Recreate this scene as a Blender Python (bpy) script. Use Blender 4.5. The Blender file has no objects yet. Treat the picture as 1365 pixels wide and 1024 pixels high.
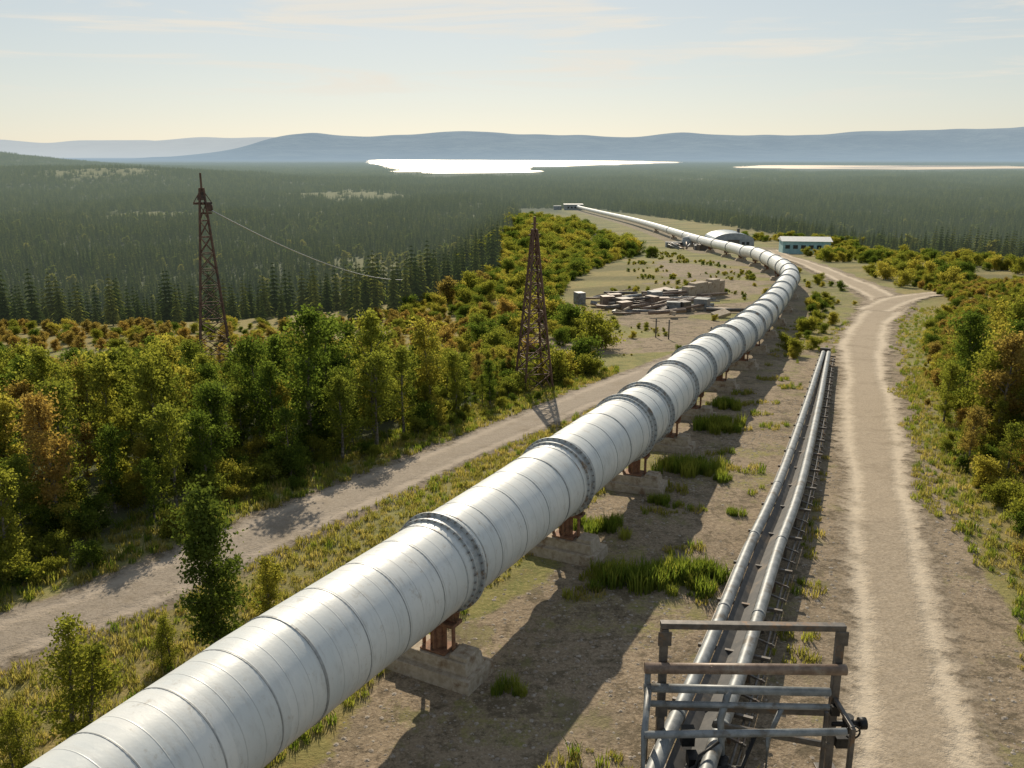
import bpy, math, random
import numpy as np
from mathutils import Vector, Matrix
R=np.random.RandomState(7); random.seed(7)
S=bpy.context.scene
COL=S.collection
# ------------------------------------------------------------ terrain functions
RY=[-60,28,45,60,75,90,110,135,175,250,400,560,740,20000];RZ=[0,0,-1.15,-2.4,-3.5,-4.6,-5.4,-6.8,-9,-13.7,-19.5,-26,-31,-31]
PPX=[-17.2,-11.6,-5.4,-4.5,-1.8,1.1,4.5,7.7,11.7,15.7,21.5,29.9,36.6,41.6,46.6,51.3,54.1,56,57,50]
PPY=[-8,0,12.2,14,18.8,24.2,31.2,39.5,49.7,59.3,74.6,97.2,116.6,140,174.6,232.9,297.5,380,536,690]
def cr(xs,ys,n=10):
    """catmull-rom densify"""
    P=[np.array(p,float) for p in zip(xs,ys)];P=[2*P[0]-P[1]]+P+[2*P[-1]-P[-2]];o=[]
    for i in range(1,len(P)-2):
        for k in range(n):
            t=k/n;o.append(.5*((2*P[i])+(-P[i-1]+P[i+1])*t+(2*P[i-1]-5*P[i]+4*P[i+1]-P[i+2])*t*t+(-P[i-1]+3*P[i]-3*P[i+1]+P[i+2])*t**3))
    o.append(P[-2]);return np.array(o)
PIPE=cr(PPX,PPY)
RR=cr(RY[1:-1],RZ[1:-1])
def px_(y): return np.interp(y,PIPE[:,1],PIPE[:,0])
LRX=[-44,-26,-20,-17,-13.2,-11.4,-9.9,-7.8,-4.5,-.5,4.6,9,13.5,19];LRY=[-30,0,10,14.5,20,21.8,23.9,27.2,32.8,39.8,49,57,65,76]
RRX=[-1,3,6,8.2,9.35,10.6,12.4,16,23.3,28.9,36.3,44,48,52,57,63,70];RRY=[-20,0,9,15.4,18.7,22.3,27.5,37.3,56.9,71.6,88.1,103,118,140,170,205,240]
LROAD=cr(LRX,LRY,8);RROAD=cr(RRX,RRY,8)
def lx_(y): return np.interp(y,LROAD[:,1],LROAD[:,0])
def rx_(y): return np.interp(y,RROAD[:,1],RROAD[:,0])
def fx_(y): return np.interp(y,[-30,0,10,14.5,20,27.2,32.8,39.8,49,58,68,80,92],[-44,-26,-20,-17,-13.2,-7.8,-4.5,-.5,4.6,9,9.5,7,3])
def ss(a,b,x):
    t=np.clip((x-a)/(b-a),0,1);return t*t*(3-2*t)
_ph=R.rand(12,8,3)
def nz(x,y,s,k=0):
    o=0
    for i in range(8):
        a=_ph[k,i,0]*6.283;f=(0.6+1.3*_ph[k,i,1])/s*3.0
        o=o+np.sin((x*math.cos(a)+y*math.sin(a))*f+_ph[k,i,2]*6.283)
    return o/4.0
def ledge(y): return np.interp(y,[90,116,200,280,600],[36,38,48,54,46])
def h(x,y):
    x=np.asarray(x,float);y=np.asarray(y,float)
    r=np.interp(y,RR[:,0],RR[:,1]);d=x-px_(y)
    le=ledge(y);tt=np.clip((-d-le)/45,0,1);mL=1-tt*tt*(3-2*tt);vL=r+(-31-r)*ss(80,190,y)
    mR=1-ss(45,110,d);vR=r+(-31-r)*ss(112,290,y)
    m=np.where(d<0,mL,mR);v=np.where(d<0,vL,vR)
    z=r*m+v*(1-m)
    z=z+nz(x,y,90,0)*2.2*ss(120,400,y)*(1-m)*ss(0,1,(2300-y)/800)
    z=z+105*np.exp(-((x+1680)/560)**2-((y-1900)/600)**2)+22*np.exp(-((x+620)/260)**2-((y-1300)/260)**2)
    z=z+3.0*ss(3.5,30,x-rx_(y))*ss(22,48,y)*(1-ss(85,130,y))
    return z
def hs(x,y): return float(h(x,y))
def clearing(x,y):
    """open meadows inside the conifer forest (0..1)"""
    c=np.zeros(np.shape(x));n=nz(x,y,30,2)*.22
    for (cx,cy,rx,ry) in((-40,335,34,62),(-170,960,70,100),(-560,1230,80,130),(330,1500,120,110),(-260,640,60,50)):
        c=np.maximum(c,1-ss(.65,1.15,np.hypot((x-cx)/rx,(y-cy)/ry)+n))
    return c
# ------------------------------------------------------------ node helpers
class NT:
    def __init__(s,nt): s.nt=nt
    def n(s,t,**kw):
        nd=s.nt.nodes.new(t)
        for k,v in kw.items():
            if k.startswith('_'): setattr(nd,k[1:],v)
        return nd
    def l(s,a,b): s.nt.links.new(a,b)
def newmat(name):
    m=bpy.data.materials.new(name);m.use_nodes=True;m.node_tree.nodes.clear();return m,NT(m.node_tree)
def setin(T,sock,v):
    if isinstance(v,bpy.types.NodeSocket): T.l(v,sock)
    elif isinstance(v,(tuple,list)) and len(v)==3 and sock.type=='RGBA': sock.default_value=(*v,1)
    else: sock.default_value=v
def mix(T,f,a,b,mode='MIX'):
    n=T.n('ShaderNodeMix',_data_type='RGBA',_blend_type=mode)
    setin(T,n.inputs[0],f);setin(T,n.inputs[6],a);setin(T,n.inputs[7],b);return n.outputs[2]
def mth(T,op,a,b=0.0,c=None):
    n=T.n('ShaderNodeMath',_operation=op);setin(T,n.inputs[0],a);setin(T,n.inputs[1],b)
    if c is not None: setin(T,n.inputs[2],c)
    return n.outputs[0]
def noise(T,vec,scale,detail=5,rough=.6,dist=0):
    n=T.n('ShaderNodeTexNoise');n.inputs['Scale'].default_value=scale;n.inputs['Detail'].default_value=detail;n.inputs['Roughness'].default_value=rough;n.inputs['Distortion'].default_value=dist
    if vec is not None:T.l(vec,n.inputs['Vector'])
    return n.outputs['Fac']
def rng(T,v,a,b,c=0.,d=1.):
    n=T.n('ShaderNodeMapRange');n.interpolation_type='SMOOTHSTEP';setin(T,n.inputs[0],v)
    for i,q in enumerate((a,b,c,d)): n.inputs[i+1].default_value=q
    return n.outputs[0]
def attr(T,name):
    n=T.n('ShaderNodeAttribute');n.attribute_name=name;return n
def bump(T,hgt,strength,dist):
    n=T.n('ShaderNodeBump');n.inputs['Strength'].default_value=strength;n.inputs['Distance'].default_value=dist;T.l(hgt,n.inputs['Height']);return n.outputs[0]
def princ(T,col,rough=.8,metal=0,nrm=None,spec=.5):
    p=T.n('ShaderNodeBsdfPrincipled');setin(T,p.inputs['Base Color'],col);setin(T,p.inputs['Roughness'],rough);setin(T,p.inputs['Metallic'],metal)
    p.inputs['Specular IOR Level'].default_value=spec
    if nrm is not None:T.l(nrm,p.inputs['Normal'])
    return p.outputs[0]
def out(T,s):
    o=T.n('ShaderNodeOutputMaterial');T.l(s,o.inputs[0]);return o
def geo(T): return T.n('ShaderNodeNewGeometry').outputs['Position']
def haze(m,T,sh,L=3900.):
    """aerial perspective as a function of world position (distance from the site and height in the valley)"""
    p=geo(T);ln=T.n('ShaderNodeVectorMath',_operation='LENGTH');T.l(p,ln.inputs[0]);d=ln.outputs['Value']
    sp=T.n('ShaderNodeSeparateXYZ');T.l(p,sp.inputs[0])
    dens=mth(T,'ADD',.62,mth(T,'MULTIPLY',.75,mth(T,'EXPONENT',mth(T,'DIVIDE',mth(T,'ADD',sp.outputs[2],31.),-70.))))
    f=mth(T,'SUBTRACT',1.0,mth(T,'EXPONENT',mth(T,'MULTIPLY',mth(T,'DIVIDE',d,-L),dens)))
    e=T.n('ShaderNodeEmission');c=mix(T,rng(T,d,300,7500),(.34,.40,.34),(.35,.45,.53));T.l(mix(T,rng(T,d,8200,13000),c,(.58,.63,.65)),e.inputs[0])  # haze painted onto far surfaces as emission colour, no air volume behind it
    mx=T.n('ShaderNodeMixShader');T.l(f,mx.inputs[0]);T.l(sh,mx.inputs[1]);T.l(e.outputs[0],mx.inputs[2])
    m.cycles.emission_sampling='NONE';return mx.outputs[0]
def simple(name,c1,c2,scale=3,rough=.7,metal=0,bs=.2,bd=.02,c3=None,s3=.5):
    m,T=newmat(name);v=geo(T);n1=noise(T,v,scale,4,.65);c=mix(T,rng(T,n1,.35,.65),c1,c2)
    if c3: c=mix(T,rng(T,noise(T,v,s3,5,.7),.52,.66),c,c3)
    out(T,princ(T,c,rough,metal,bump(T,n1,bs,bd)));return m
def scalev(T,v,s):
    n=T.n('ShaderNodeVectorMath',_operation='MULTIPLY');T.l(v,n.inputs[0]);n.inputs[1].default_value=s;return n.outputs[0]
def mat_ground():
    m,T=newmat('terrain_soil');v=geo(T);a=attr(T,'mask');sep=T.n('ShaderNodeSeparateColor');T.l(a.outputs['Color'],sep.inputs[0])
    n_big=noise(T,v,.12,4,.6);n_mid=noise(T,v,1.1,6,.7);n_fine=noise(T,v,9,4,.75);n_9=noise(T,v,.9,7,.85)
    grass=mix(T,rng(T,n_mid,.35,.65),(.14,.155,.045),(.25,.22,.08));grass=mix(T,rng(T,n_fine,.4,.7),grass,(.31,.27,.11));grass=mix(T,rng(T,n_9,.5,.6,0,.6),grass,(.09,.10,.035))
    orange=mix(T,rng(T,n_mid,.35,.65),(.30,.235,.095),(.19,.17,.06))
    dirt=mix(T,rng(T,n_fine,.3,.7),(.175,.13,.088),(.38,.30,.21));dirt=mix(T,rng(T,n_big,.35,.65),dirt,mix(T,.55,dirt,(.33,.26,.18)))
    vo=T.n('ShaderNodeTexVoronoi');vo.inputs['Scale'].default_value=11;T.l(v,vo.inputs['Vector'])
    dirt=mix(T,rng(T,vo.outputs['Distance'],.05,.35,.5,0),dirt,(.50,.43,.34))
    dirt=mix(T,rng(T,n_9,.49,.60,0,.85),dirt,(.12,.095,.06))
    dirt=mix(T,rng(T,noise(T,v,2.6,7,.85),.53,.61,0,.75),dirt,(.085,.066,.045))
    dirt=mix(T,rng(T,noise(T,scalev(T,v,(1,.6,1)),.55,6,.8),.53,.62,0,.65),dirt,(.21,.195,.08))
    dirt=mix(T,rng(T,noise(T,v,.17,7,.8),.50,.62,0,.5),dirt,(.15,.125,.085))
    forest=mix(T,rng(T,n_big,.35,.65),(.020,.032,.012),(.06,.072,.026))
    def th(s): 
        x=mth(T,'ADD',s,mth(T,'MULTIPLY',mth(T,'SUBTRACT',n_9,.5),1.3));return rng(T,x,.38,.62)
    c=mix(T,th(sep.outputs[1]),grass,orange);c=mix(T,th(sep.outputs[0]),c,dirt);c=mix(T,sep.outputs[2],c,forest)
    hg=mth(T,'ADD',mth(T,'MULTIPLY',n_mid,1.),mth(T,'MULTIPLY',n_fine,.35))
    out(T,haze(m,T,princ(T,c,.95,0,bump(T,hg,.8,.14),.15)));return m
def mat_road(name,c1,c2,c3):
    m,T=newmat(name);v=geo(T);u=attr(T,'across').outputs['Fac']
    n1=noise(T,v,1.3,6,.75);n2=noise(T,v,14,4,.7)
    tr=mth(T,'ABSOLUTE',mth(T,'SUBTRACT',mth(T,'ABSOLUTE',u),.5));tr=mth(T,'ADD',tr,mth(T,'MULTIPLY',mth(T,'SUBTRACT',n1,.5),.5))
    c=mix(T,rng(T,n2,.3,.7),c1,c2);c=mix(T,rng(T,tr,.0,.26,.75,0),c,c3)
    c=mix(T,rng(T,noise(T,v,.5,5,.7),.5,.7,0,.5),c,(.22,.175,.12))
    c=mix(T,rng(T,noise(T,v,3.5,6,.85),.55,.65,0,.5),c,(.15,.12,.085))
    hg=mth(T,'ADD',mth(T,'MULTIPLY',rng(T,tr,.0,.25),.6),mth(T,'MULTIPLY',n2,.3))
    hg=mth(T,'ADD',hg,n1)
    sh=princ(T,c,.92,0,bump(T,hg,.65,.10),.2)
    e=mth(T,'ADD',mth(T,'ABSOLUTE',u),mth(T,'MULTIPLY',mth(T,'SUBTRACT',n1,.5),1.3))
    tr_=T.n('ShaderNodeBsdfTransparent');mx=T.n('ShaderNodeMixShader');T.l(rng(T,e,.62,.98),mx.inputs[0]);T.l(sh,mx.inputs[1]);T.l(tr_.outputs[0],mx.inputs[2])
    out(T,mx.outputs[0]);return m
def mat_leaf(name,ca,cb,cc,tl=.5,hz=False,tm=(2.05,2.0,1.25)):
    m,T=newmat(name);k=attr(T,'clump').outputs['Fac'];r=T.n('ShaderNodeObjectInfo').outputs['Random']
    c=mix(T,k,ca,cb);c=mix(T,rng(T,mth(T,'ADD',mth(T,'MULTIPLY',k,.35),r),.45,1.25),c,cc)
    d=T.n('ShaderNodeBsdfDiffuse');T.l(c,d.inputs[0]);t=T.n('ShaderNodeBsdfTranslucent')
    T.l(mix(T,1.0,c,tm,'MULTIPLY'),t.inputs[0])
    m1=T.n('ShaderNodeMixShader');m1.inputs[0].default_value=tl;T.l(d.outputs[0],m1.inputs[1]);T.l(t.outputs[0],m1.inputs[2])
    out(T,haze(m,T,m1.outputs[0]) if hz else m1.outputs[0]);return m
def mat_pipe():
    m,T=newmat('pipe_cladding');v=geo(T);al=attr(T,'along').outputs['Fac']
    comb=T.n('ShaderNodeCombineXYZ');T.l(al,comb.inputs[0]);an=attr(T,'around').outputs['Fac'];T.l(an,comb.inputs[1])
    seg=mth(T,'FLOOR',mth(T,'DIVIDE',al,1.25))
    wn=T.n('ShaderNodeTexWhiteNoise');wn.noise_dimensions='1D';T.l(seg,wn.inputs['W'])
    n1=noise(T,v,.7,5,.65);n2=noise(T,scalev(T,comb.outputs[0],(7,1.1,1)),1,6,.7);n3=noise(T,v,26,3,.7)
    c=mix(T,rng(T,n1,.3,.7),(.62,.65,.645),(.74,.745,.72));c=mix(T,mth(T,'MULTIPLY',wn.outputs[0],.35),c,(.50,.535,.54))
    c=mix(T,rng(T,n2,.48,.75,0,.6),c,(.43,.42,.385));c=mix(T,rng(T,noise(T,v,2.2,7,.8),.56,.70,0,.6),c,(.39,.345,.28))
    seam=mth(T,'ABSOLUTE',mth(T,'SUBTRACT',mth(T,'FRACT',mth(T,'DIVIDE',al,.42)),.5))
    c=mix(T,rng(T,seam,.47,.49,0,.45),c,(.28,.285,.28))
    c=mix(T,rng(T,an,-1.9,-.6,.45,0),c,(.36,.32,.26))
    hg=mth(T,'ADD',mth(T,'MULTIPLY',n1,.5),mth(T,'MULTIPLY',n3,.03))
    hg=mth(T,'SUBTRACT',hg,rng(T,seam,.46,.5,0,.12))
    out(T,princ(T,c,rng(T,n2,.3,.7,.34,.55),.0,bump(T,hg,.45,.06),.5));return m
def mat_water():
    m,T=newmat('lake_water');v=geo(T);n1=noise(T,scalev(T,v,(.02,.05,.05)),1,5,.7);n2=noise(T,v,.6,3,.6);n3=noise(T,scalev(T,v,(.0016,.0045,.0045)),1,4,.6)
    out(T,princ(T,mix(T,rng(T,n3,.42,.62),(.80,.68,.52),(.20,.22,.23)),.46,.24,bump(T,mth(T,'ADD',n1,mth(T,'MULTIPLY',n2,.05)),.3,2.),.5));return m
def mat_mount():
    m,T=newmat('mountain_forest');v=geo(T)
    n1=noise(T,scalev(T,v,(.003,.003,.006)),1,6,.65)
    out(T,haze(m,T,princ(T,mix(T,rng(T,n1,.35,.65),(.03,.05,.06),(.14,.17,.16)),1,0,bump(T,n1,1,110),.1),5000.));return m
M={}
M['ground']=mat_ground()
M['lroad']=mat_road('packed_gravel',(.24,.20,.155),(.36,.305,.245),(.41,.345,.275))
M['rroad']=mat_road('dusty_dirt',(.28,.225,.16),(.43,.355,.265),(.60,.51,.39))
M['pipe']=mat_pipe()
M['band']=simple('band_steel',(.24,.25,.25),(.36,.37,.37),5,.5,.2,.1,.01)
M['flange']=simple('flange_steel',(.36,.39,.40),(.50,.52,.52),6,.5,.2,.2,.01,(.25,.185,.13),2.5)
M['bolt']=simple('bolt_steel',(.15,.15,.15),(.25,.22,.20),20,.5,.4)
M['concrete']=simple('weathered_concrete',(.36,.295,.215),(.48,.41,.32),7,.9,0,.4,.02,(.24,.165,.10),2)
M['rust']=simple('rusty_steel',(.20,.095,.055),(.30,.16,.09),9,.8,.1,.4,.01,(.11,.065,.04),3)
M['towersteel']=simple('tower_rust_steel',(.11,.06,.04),(.19,.11,.075),4,.75,.2,.2,.01,(.07,.05,.045),1)
M['grey']=simple('galvanized_pipe',(.17,.185,.19),(.28,.295,.30),4,.5,.1,.15,.01,(.13,.115,.095),1.6)
M['wire']=simple('wire_aluminium',(.5,.5,.5),(.6,.6,.6),4,.5,.1)
M['darksteel']=simple('dark_painted_steel',(.085,.078,.07),(.15,.135,.12),6,.5,.3,.2,.01,(.18,.115,.07),2.5)
M['rubber']=simple('tray_belt',(.06,.06,.06),(.10,.095,.09),3,.7,.0,.2,.01,(.16,.13,.10),1.2)
M['brown']=simple('brown_pipe_paint',(.16,.11,.08),(.25,.18,.135),6,.5,.1,.2,.01,(.29,.25,.20),2)
M['black']=simple('black_iron',(.015,.015,.015),(.03,.03,.03),9,.5,.5)
M['bark']=simple('bark',(.09,.075,.055),(.24,.22,.19),9,.95,0,.5,.02)
M['stone']=simple('stone',(.22,.18,.14),(.42,.37,.31),8,.95,0,.4,.02)
M['leafg']=mat_leaf('leaf_green',(.050,.082,.018),(.125,.168,.033),(.19,.205,.042),.52)
M['leafy']=mat_leaf('leaf_yellow_green',(.11,.13,.026),(.23,.235,.045),(.30,.265,.060),.52)
M['leafo']=mat_leaf('leaf_autumn',(.17,.13,.045),(.28,.225,.075),(.29,.205,.068),.5)
M['leafd']=mat_leaf('leaf_dark',(.030,.056,.015),(.075,.115,.024),(.11,.14,.030),.4)
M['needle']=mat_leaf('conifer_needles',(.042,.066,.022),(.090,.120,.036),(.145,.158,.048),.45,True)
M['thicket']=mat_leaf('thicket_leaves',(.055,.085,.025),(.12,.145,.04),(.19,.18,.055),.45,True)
M['grass']=mat_leaf('grass_blades',(.14,.145,.035),(.25,.235,.075),(.33,.275,.11),.5)
M['grassg']=mat_leaf('grass_green',(.085,.13,.025),(.17,.21,.038),(.24,.25,.055),.5)
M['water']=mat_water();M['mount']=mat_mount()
M['roofA']=simple('blue_roof',(.12,.18,.23),(.20,.26,.31),1,.5,.1)
M['wallA']=simple('weathered_wall',(.24,.27,.28),(.38,.40,.40),1,.8)
M['wallT']=simple('teal_wall',(.24,.44,.46),(.36,.54,.54),1,.7)
M['white']=simple('white_trim',(.6,.6,.58),(.72,.72,.70),2,.6)
M['glass']=simple('dark_glass',(.02,.03,.035),(.03,.04,.05),2,.1)
# ------------------------------------------------------------ mesh builder
class MB:
    def __init__(s): s.v=[];s.f=[];s.m=[];s.sm=[]
    def add(s,vs,fs,mi=0,smooth=False):
        o=len(s.v);s.v.extend([tuple(a) for a in vs]);s.f.extend([tuple(i+o for i in f) for f in fs]);s.m.extend([mi]*len(fs));s.sm.extend([smooth]*len(fs))
    def box(s,c,d,rz=0,mi=0,tap=1.0,rot=None):
        Mx=(rot if rot is not None else Matrix.Rotation(rz,3,'Z'));vs=[]
        for sz in(-1,1):
            k=tap if sz>0 else 1
            for sx,sy in((-1,-1),(1,-1),(1,1),(-1,1)):
                vs.append(Vector(c)+Mx@Vector((sx*d[0]/2*k,sy*d[1]/2*k,sz*d[2]/2)))
        s.add(vs,[(3,2,1,0),(4,5,6,7),(0,1,5,4),(1,2,6,5),(2,3,7,6),(3,0,4,7)],mi)
    def bar(s,a,b,w,hh,mi=0):
        a=Vector(a);b=Vector(b);d=b-a;q=d.to_track_quat('X','Z').to_matrix();s.box((a+b)/2,(d.length,w,hh),mi=mi,rot=q)
    def tube(s,pts,rad,n=8,mi=0,cap=True,smooth=True):
        pts=[Vector(p) for p in pts];o=len(s.v);vs=[];L=len(pts)
        if not hasattr(rad,'__len__'):rad=[rad]*L
        up=Vector((0,0,1))
        for i,p in enumerate(pts):
            t=(pts[min(i+1,L-1)]-pts[max(i-1,0)]).normalized()
            a=up.cross(t)
            if a.length<.05:a=Vector((1,0,0)).cross(t)
            a.normalize();b=t.cross(a)
            for k in range(n):
                an=2*math.pi*k/n;vs.append(p+(a*math.cos(an)+b*math.sin(an))*rad[i])
        fs=[(i*n+k,i*n+(k+1)%n,(i+1)*n+(k+1)%n,(i+1)*n+k) for i in range(L-1) for k in range(n)]
        s.add(vs,fs,mi,smooth)
        if cap:
            o=len(s.v)-len(vs);s.f.append(tuple(o+k for k in range(n))[::-1]);s.f.append(tuple(o+(L-1)*n+k for k in range(n)));s.m+=[mi,mi];s.sm+=[False,False]
    def obj(s,name,mats,parent=None,bevel=0,loc=None):
        me=bpy.data.meshes.new(name);me.from_pydata(s.v,[],s.f);me.update()
        for m in mats:me.materials.append(m)
        me.polygons.foreach_set('material_index',s.m);me.polygons.foreach_set('use_smooth',s.sm)
        o=bpy.data.objects.new(name,me);COL.objects.link(o)
        if parent:o.parent=parent
        if loc:o.location=loc
        if bevel:
            b=o.modifiers.new('bevel','BEVEL');b.width=bevel;b.segments=2;b.limit_method='ANGLE'
        return o
def empty(name,loc=(0,0,0)):
    e=bpy.data.objects.new(name,None);COL.objects.link(e);e.location=loc;return e
def npmesh(name,V,F,mats,attrs={},smooth=False):
    me=bpy.data.meshes.new(name);V=np.asarray(V,np.float32);F=np.asarray(F,np.int32);k=F.shape[1]
    me.vertices.add(len(V));me.vertices.foreach_set('co',V.ravel());me.loops.add(F.size);me.loops.foreach_set('vertex_index',F.ravel())
    me.polygons.add(len(F));me.polygons.foreach_set('loop_start',np.arange(0,F.size,k,dtype=np.int32));me.polygons.foreach_set('loop_total',np.full(len(F),k,np.int32))
    me.update(calc_edges=True)
    for n,a in attrs.items():
        if a.ndim==1:
            at=me.attributes.new(n,'FLOAT','POINT');at.data.foreach_set('value',a.astype(np.float32))
        else:
            at=me.color_attributes.new(n,'FLOAT_COLOR','POINT');at.data.foreach_set('color',a.astype(np.float32).ravel())
    for m in mats:me.materials.append(m)
    if smooth:me.polygons.foreach_set('use_smooth',np.ones(len(F),bool))
    me.validate();return me
# ------------------------------------------------------------ terrain
def edge_r(y): return np.interp(y,[9,18,24,32,45,70],[4.6,3.6,2.5,2.0,2.2,3.2])
def masks(x,y):
    dp=(x-px_(y))*.88;dl=(x-lx_(y))*.85;dr=(x-rx_(y))*.92
    n=nz(x,y,6,1);e=edge_r(y)+n*.6
    rightstrip=ss(-1.4,.4,dp+n*.5)*(1-ss(-.6,.9,dr-e))
    rightstrip=rightstrip*(1-.55*ss(55,80,y)*ss(-1.8,-3.2,dr)*ss(1.5,3,dp))
    rightstrip=rightstrip*(1-.45*ss(-.2,.6,nz(x,y,3.5,5))*ss(-1.9,-2.6,dr)*(dp>1))
    yard=ss(-19,-14,dp+n*1.5)*(1-ss(-1,1,dp))*ss(60,70,y)*(1-ss(165,215,y))*(1-.75*ss(.0,.5,nz(x,y,9,4)))
    lroad=(1-ss(1.3,2.4,np.abs(dl)))*(1-ss(74,78,y))
    dirt=np.clip(np.maximum(np.maximum(rightstrip*(1-ss(150,260,y)),yard),lroad),0,1)
    dirt=np.maximum(dirt,(1-ss(3,6,np.abs(dp)))*ss(200,240,y)*(1-ss(700,740,y))*.8)
    bx=np.hypot((x-66)/22,(y-236)/26);dirt=np.maximum(dirt,(1-ss(.6,1.1,bx+n*.1))*.6)
    orange=.35+.40*nz(x,y,14,2)
    orange=np.clip(orange+.5*ss(60,80,y)*(x<px_(y)-20)+.30*ss(2,8,dr),0,1)
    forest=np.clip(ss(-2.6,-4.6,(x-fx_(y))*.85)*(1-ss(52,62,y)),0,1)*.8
    z=h(x,y)
    far=np.maximum(ss(-1,-6,z-np.interp(y,RR[:,0],RR[:,1]))*ss(84,100,y),ss(500,700,y)*ss(6,18,np.abs(dp)))
    far=np.maximum(far,ss(700,740,y))
    d=x-px_(y);far=np.maximum(far,ss(60,90,np.abs(d))*ss(150,220,y))
    dirt=dirt*(1-far);orange=orange*(1-.6*far)
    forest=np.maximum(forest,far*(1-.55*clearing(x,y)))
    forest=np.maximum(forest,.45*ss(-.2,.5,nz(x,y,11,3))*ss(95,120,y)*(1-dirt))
    return dirt,orange,forest
ys=[-40.];
while ys[-1]<15000: 
    y=ys[-1];ys.append(y+(1.0 if y<8 else max(.3,.0085*y)))
ys=np.array(ys);W=np.where(ys<0,42,42+.95*ys);sx=np.linspace(-1,1,421)
X=sx[None,:]*W[:,None]+np.interp(ys,[0,60,200],[0,8,0])[:,None];Y=np.repeat(ys[:,None],421,1)
Z=h(X,Y)
d_,o_,f_=masks(X,Y)
nr,nc=X.shape;idx=np.arange(nr*nc).reshape(nr,nc)
F=np.stack([idx[:-1,:-1],idx[:-1,1:],idx[1:,1:],idx[1:,:-1]],-1).reshape(-1,4)
me=npmesh('ground',np.stack([X,Y,Z],-1).reshape(-1,3),F,[M['ground']],{'mask':np.stack([d_,o_,f_,np.ones_like(d_)],-1).reshape(-1,4)},True)
g=bpy.data.objects.new('ground',me);COL.objects.link(g)
# roads
def ribbon(name,path,hw,mat,lift=.03):
    d=np.r_[0,np.cumsum(np.hypot(*np.diff(path,axis=0).T))];s=np.arange(0,d[-1],.5)
    px=np.interp(s,d,path[:,0]);py=np.interp(s,d,path[:,1]);tx=np.gradient(px);ty=np.gradient(py);L=np.hypot(tx,ty);nx=ty/L;ny=-tx/L
    us=np.linspace(-1.15,1.15,13);w=np.interp(py,hw[0],hw[1])*(1+.10*np.sin(s*.21)+.06*np.sin(s*.53+1))
    XX=px[:,None]+nx[:,None]*us[None]*w[:,None];YY=py[:,None]+ny[:,None]*us[None]*w[:,None]
    ZZ=h(XX,YY)+lift+.0009*np.clip(YY-30,0,None)
    a,b=XX.shape;ix=np.arange(a*b).reshape(a,b);FF=np.stack([ix[:-1,:-1],ix[:-1,1:],ix[1:,1:],ix[1:,:-1]],-1).reshape(-1,4)
    me=npmesh(name,np.stack([XX,YY,ZZ],-1).reshape(-1,3),FF,[mat],{'across':np.repeat(us[None],a,0).ravel()},True)
    o=bpy.data.objects.new(name,me);COL.objects.link(o)
ribbon('gravel_road',LROAD,([0,20,60,78],[1.6,1.6,2.0,2.8]),M['lroad'])
ribbon('dirt_road',RROAD,([0,20,60,80,110,240],[1.55,1.65,2.2,2.8,3.0,2.0]),M['rroad'],.034)
ribbon('dirt_road',cr([40,48,56,68,90],[97,108,114,119,126],8),([0,200],[2.6,2.6]),M['rroad'],.05)
# lakes
def lake(pts,name):
    p=cr([a[0] for a in pts]+[pts[0][0]],[a[1] for a in pts]+[pts[0][1]],16)[:-1]
    q=p.copy();p=p+np.stack([nz(q[:,0],q[:,1],160,3)*38+nz(q[:,0],q[:,1],50,5)*12,nz(q[:,0],q[:,1],160,4)*50],-1)
    me=bpy.data.meshes.new(name);me.from_pydata([(a,b,-30.2) for a,b in p],[],[tuple(range(len(p)))]);me.materials.append(M['water']);me.update()
    o=bpy.data.objects.new(name,me);COL.objects.link(o);return p
LK=[(-440,3181),(-330,2650),(-250,2180),(-90,2060),(20,2110),(75,2350),(60,2800),(330,3500),(640,4100),(860,4800),(600,5800),(-300,6300),(-940,6500),(-700,4500)]
LK2=[(690,2950),(900,3350),(1300,3450),(1720,3300),(1740,2950),(1400,2620),(1050,2560),(800,2700)]
lk=[lake(LK,'lake'),lake(LK2,'lake')]
def inside(p,x,y):
    c=np.zeros(x.shape,bool);n=len(p)
    for i in range(n):
        x1,y1=p[i];x2,y2=p[(i+1)%n]
        if y1==y2: continue
        c^=((y1>y)!=(y2>y))&(x<(x2-x1)*(y-y1)/(y2-y1)+x1)
    return c
# mountains
def mountains(name,D,prof,k):
    a=np.array(prof,float);xs=np.linspace(a[0,0],a[-1,0],300)
    ridge=np.interp(xs,a[:,0],a[:,1])
    ridge=np.convolve(np.pad(ridge,4,'edge'),np.ones(9)/9,'valid')
    ridge=ridge+nz(xs,0,D*.08,k)*D*.0008+nz(xs,0,D*.03,k+1)*D*.0005
    rows=[(-1800,0),(-1300,.16),(-900,.38),(-600,.62),(-300,.86),(0,1.0),(400,.9),(1500,.0)]
    V=[]
    for i,(dy,f) in enumerate(rows):
        for x,r in zip(xs,ridge):
            e=0 if f in(0,1.0) else nz(x,dy*3,900,k+2)*.12
            V.append((x,D+dy+nz(x,dy,1500,k)*120,-40+(r+40)*(f+e)))
    n=len(xs);FF=[(i*n+j,i*n+j+1,(i+1)*n+j+1,(i+1)*n+j) for i in range(len(rows)-1) for j in range(n-1)]
    me=npmesh(name,V,FF,[M['mount']],{},True);o=bpy.data.objects.new(name,me);COL.objects.link(o)
def prof(D,l): return [((a-682.5)/1182*D*.97,12+(205-b)/1182*D*.975) for a,b in l]
mountains('mountain_range',8600,prof(8600,[(230,209),(290,205),(340,195),(375,184),(410,176),(440,179),(480,184),(520,181),(560,180),(600,175),(640,177),(700,181),(760,181),(820,184),(870,182),(900,176),(950,180),(1000,181),(1060,181),(1110,178),(1150,176),(1210,176),(1260,174),(1310,174),(1365,170),(1500,176),(1800,190)]),5)
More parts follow.
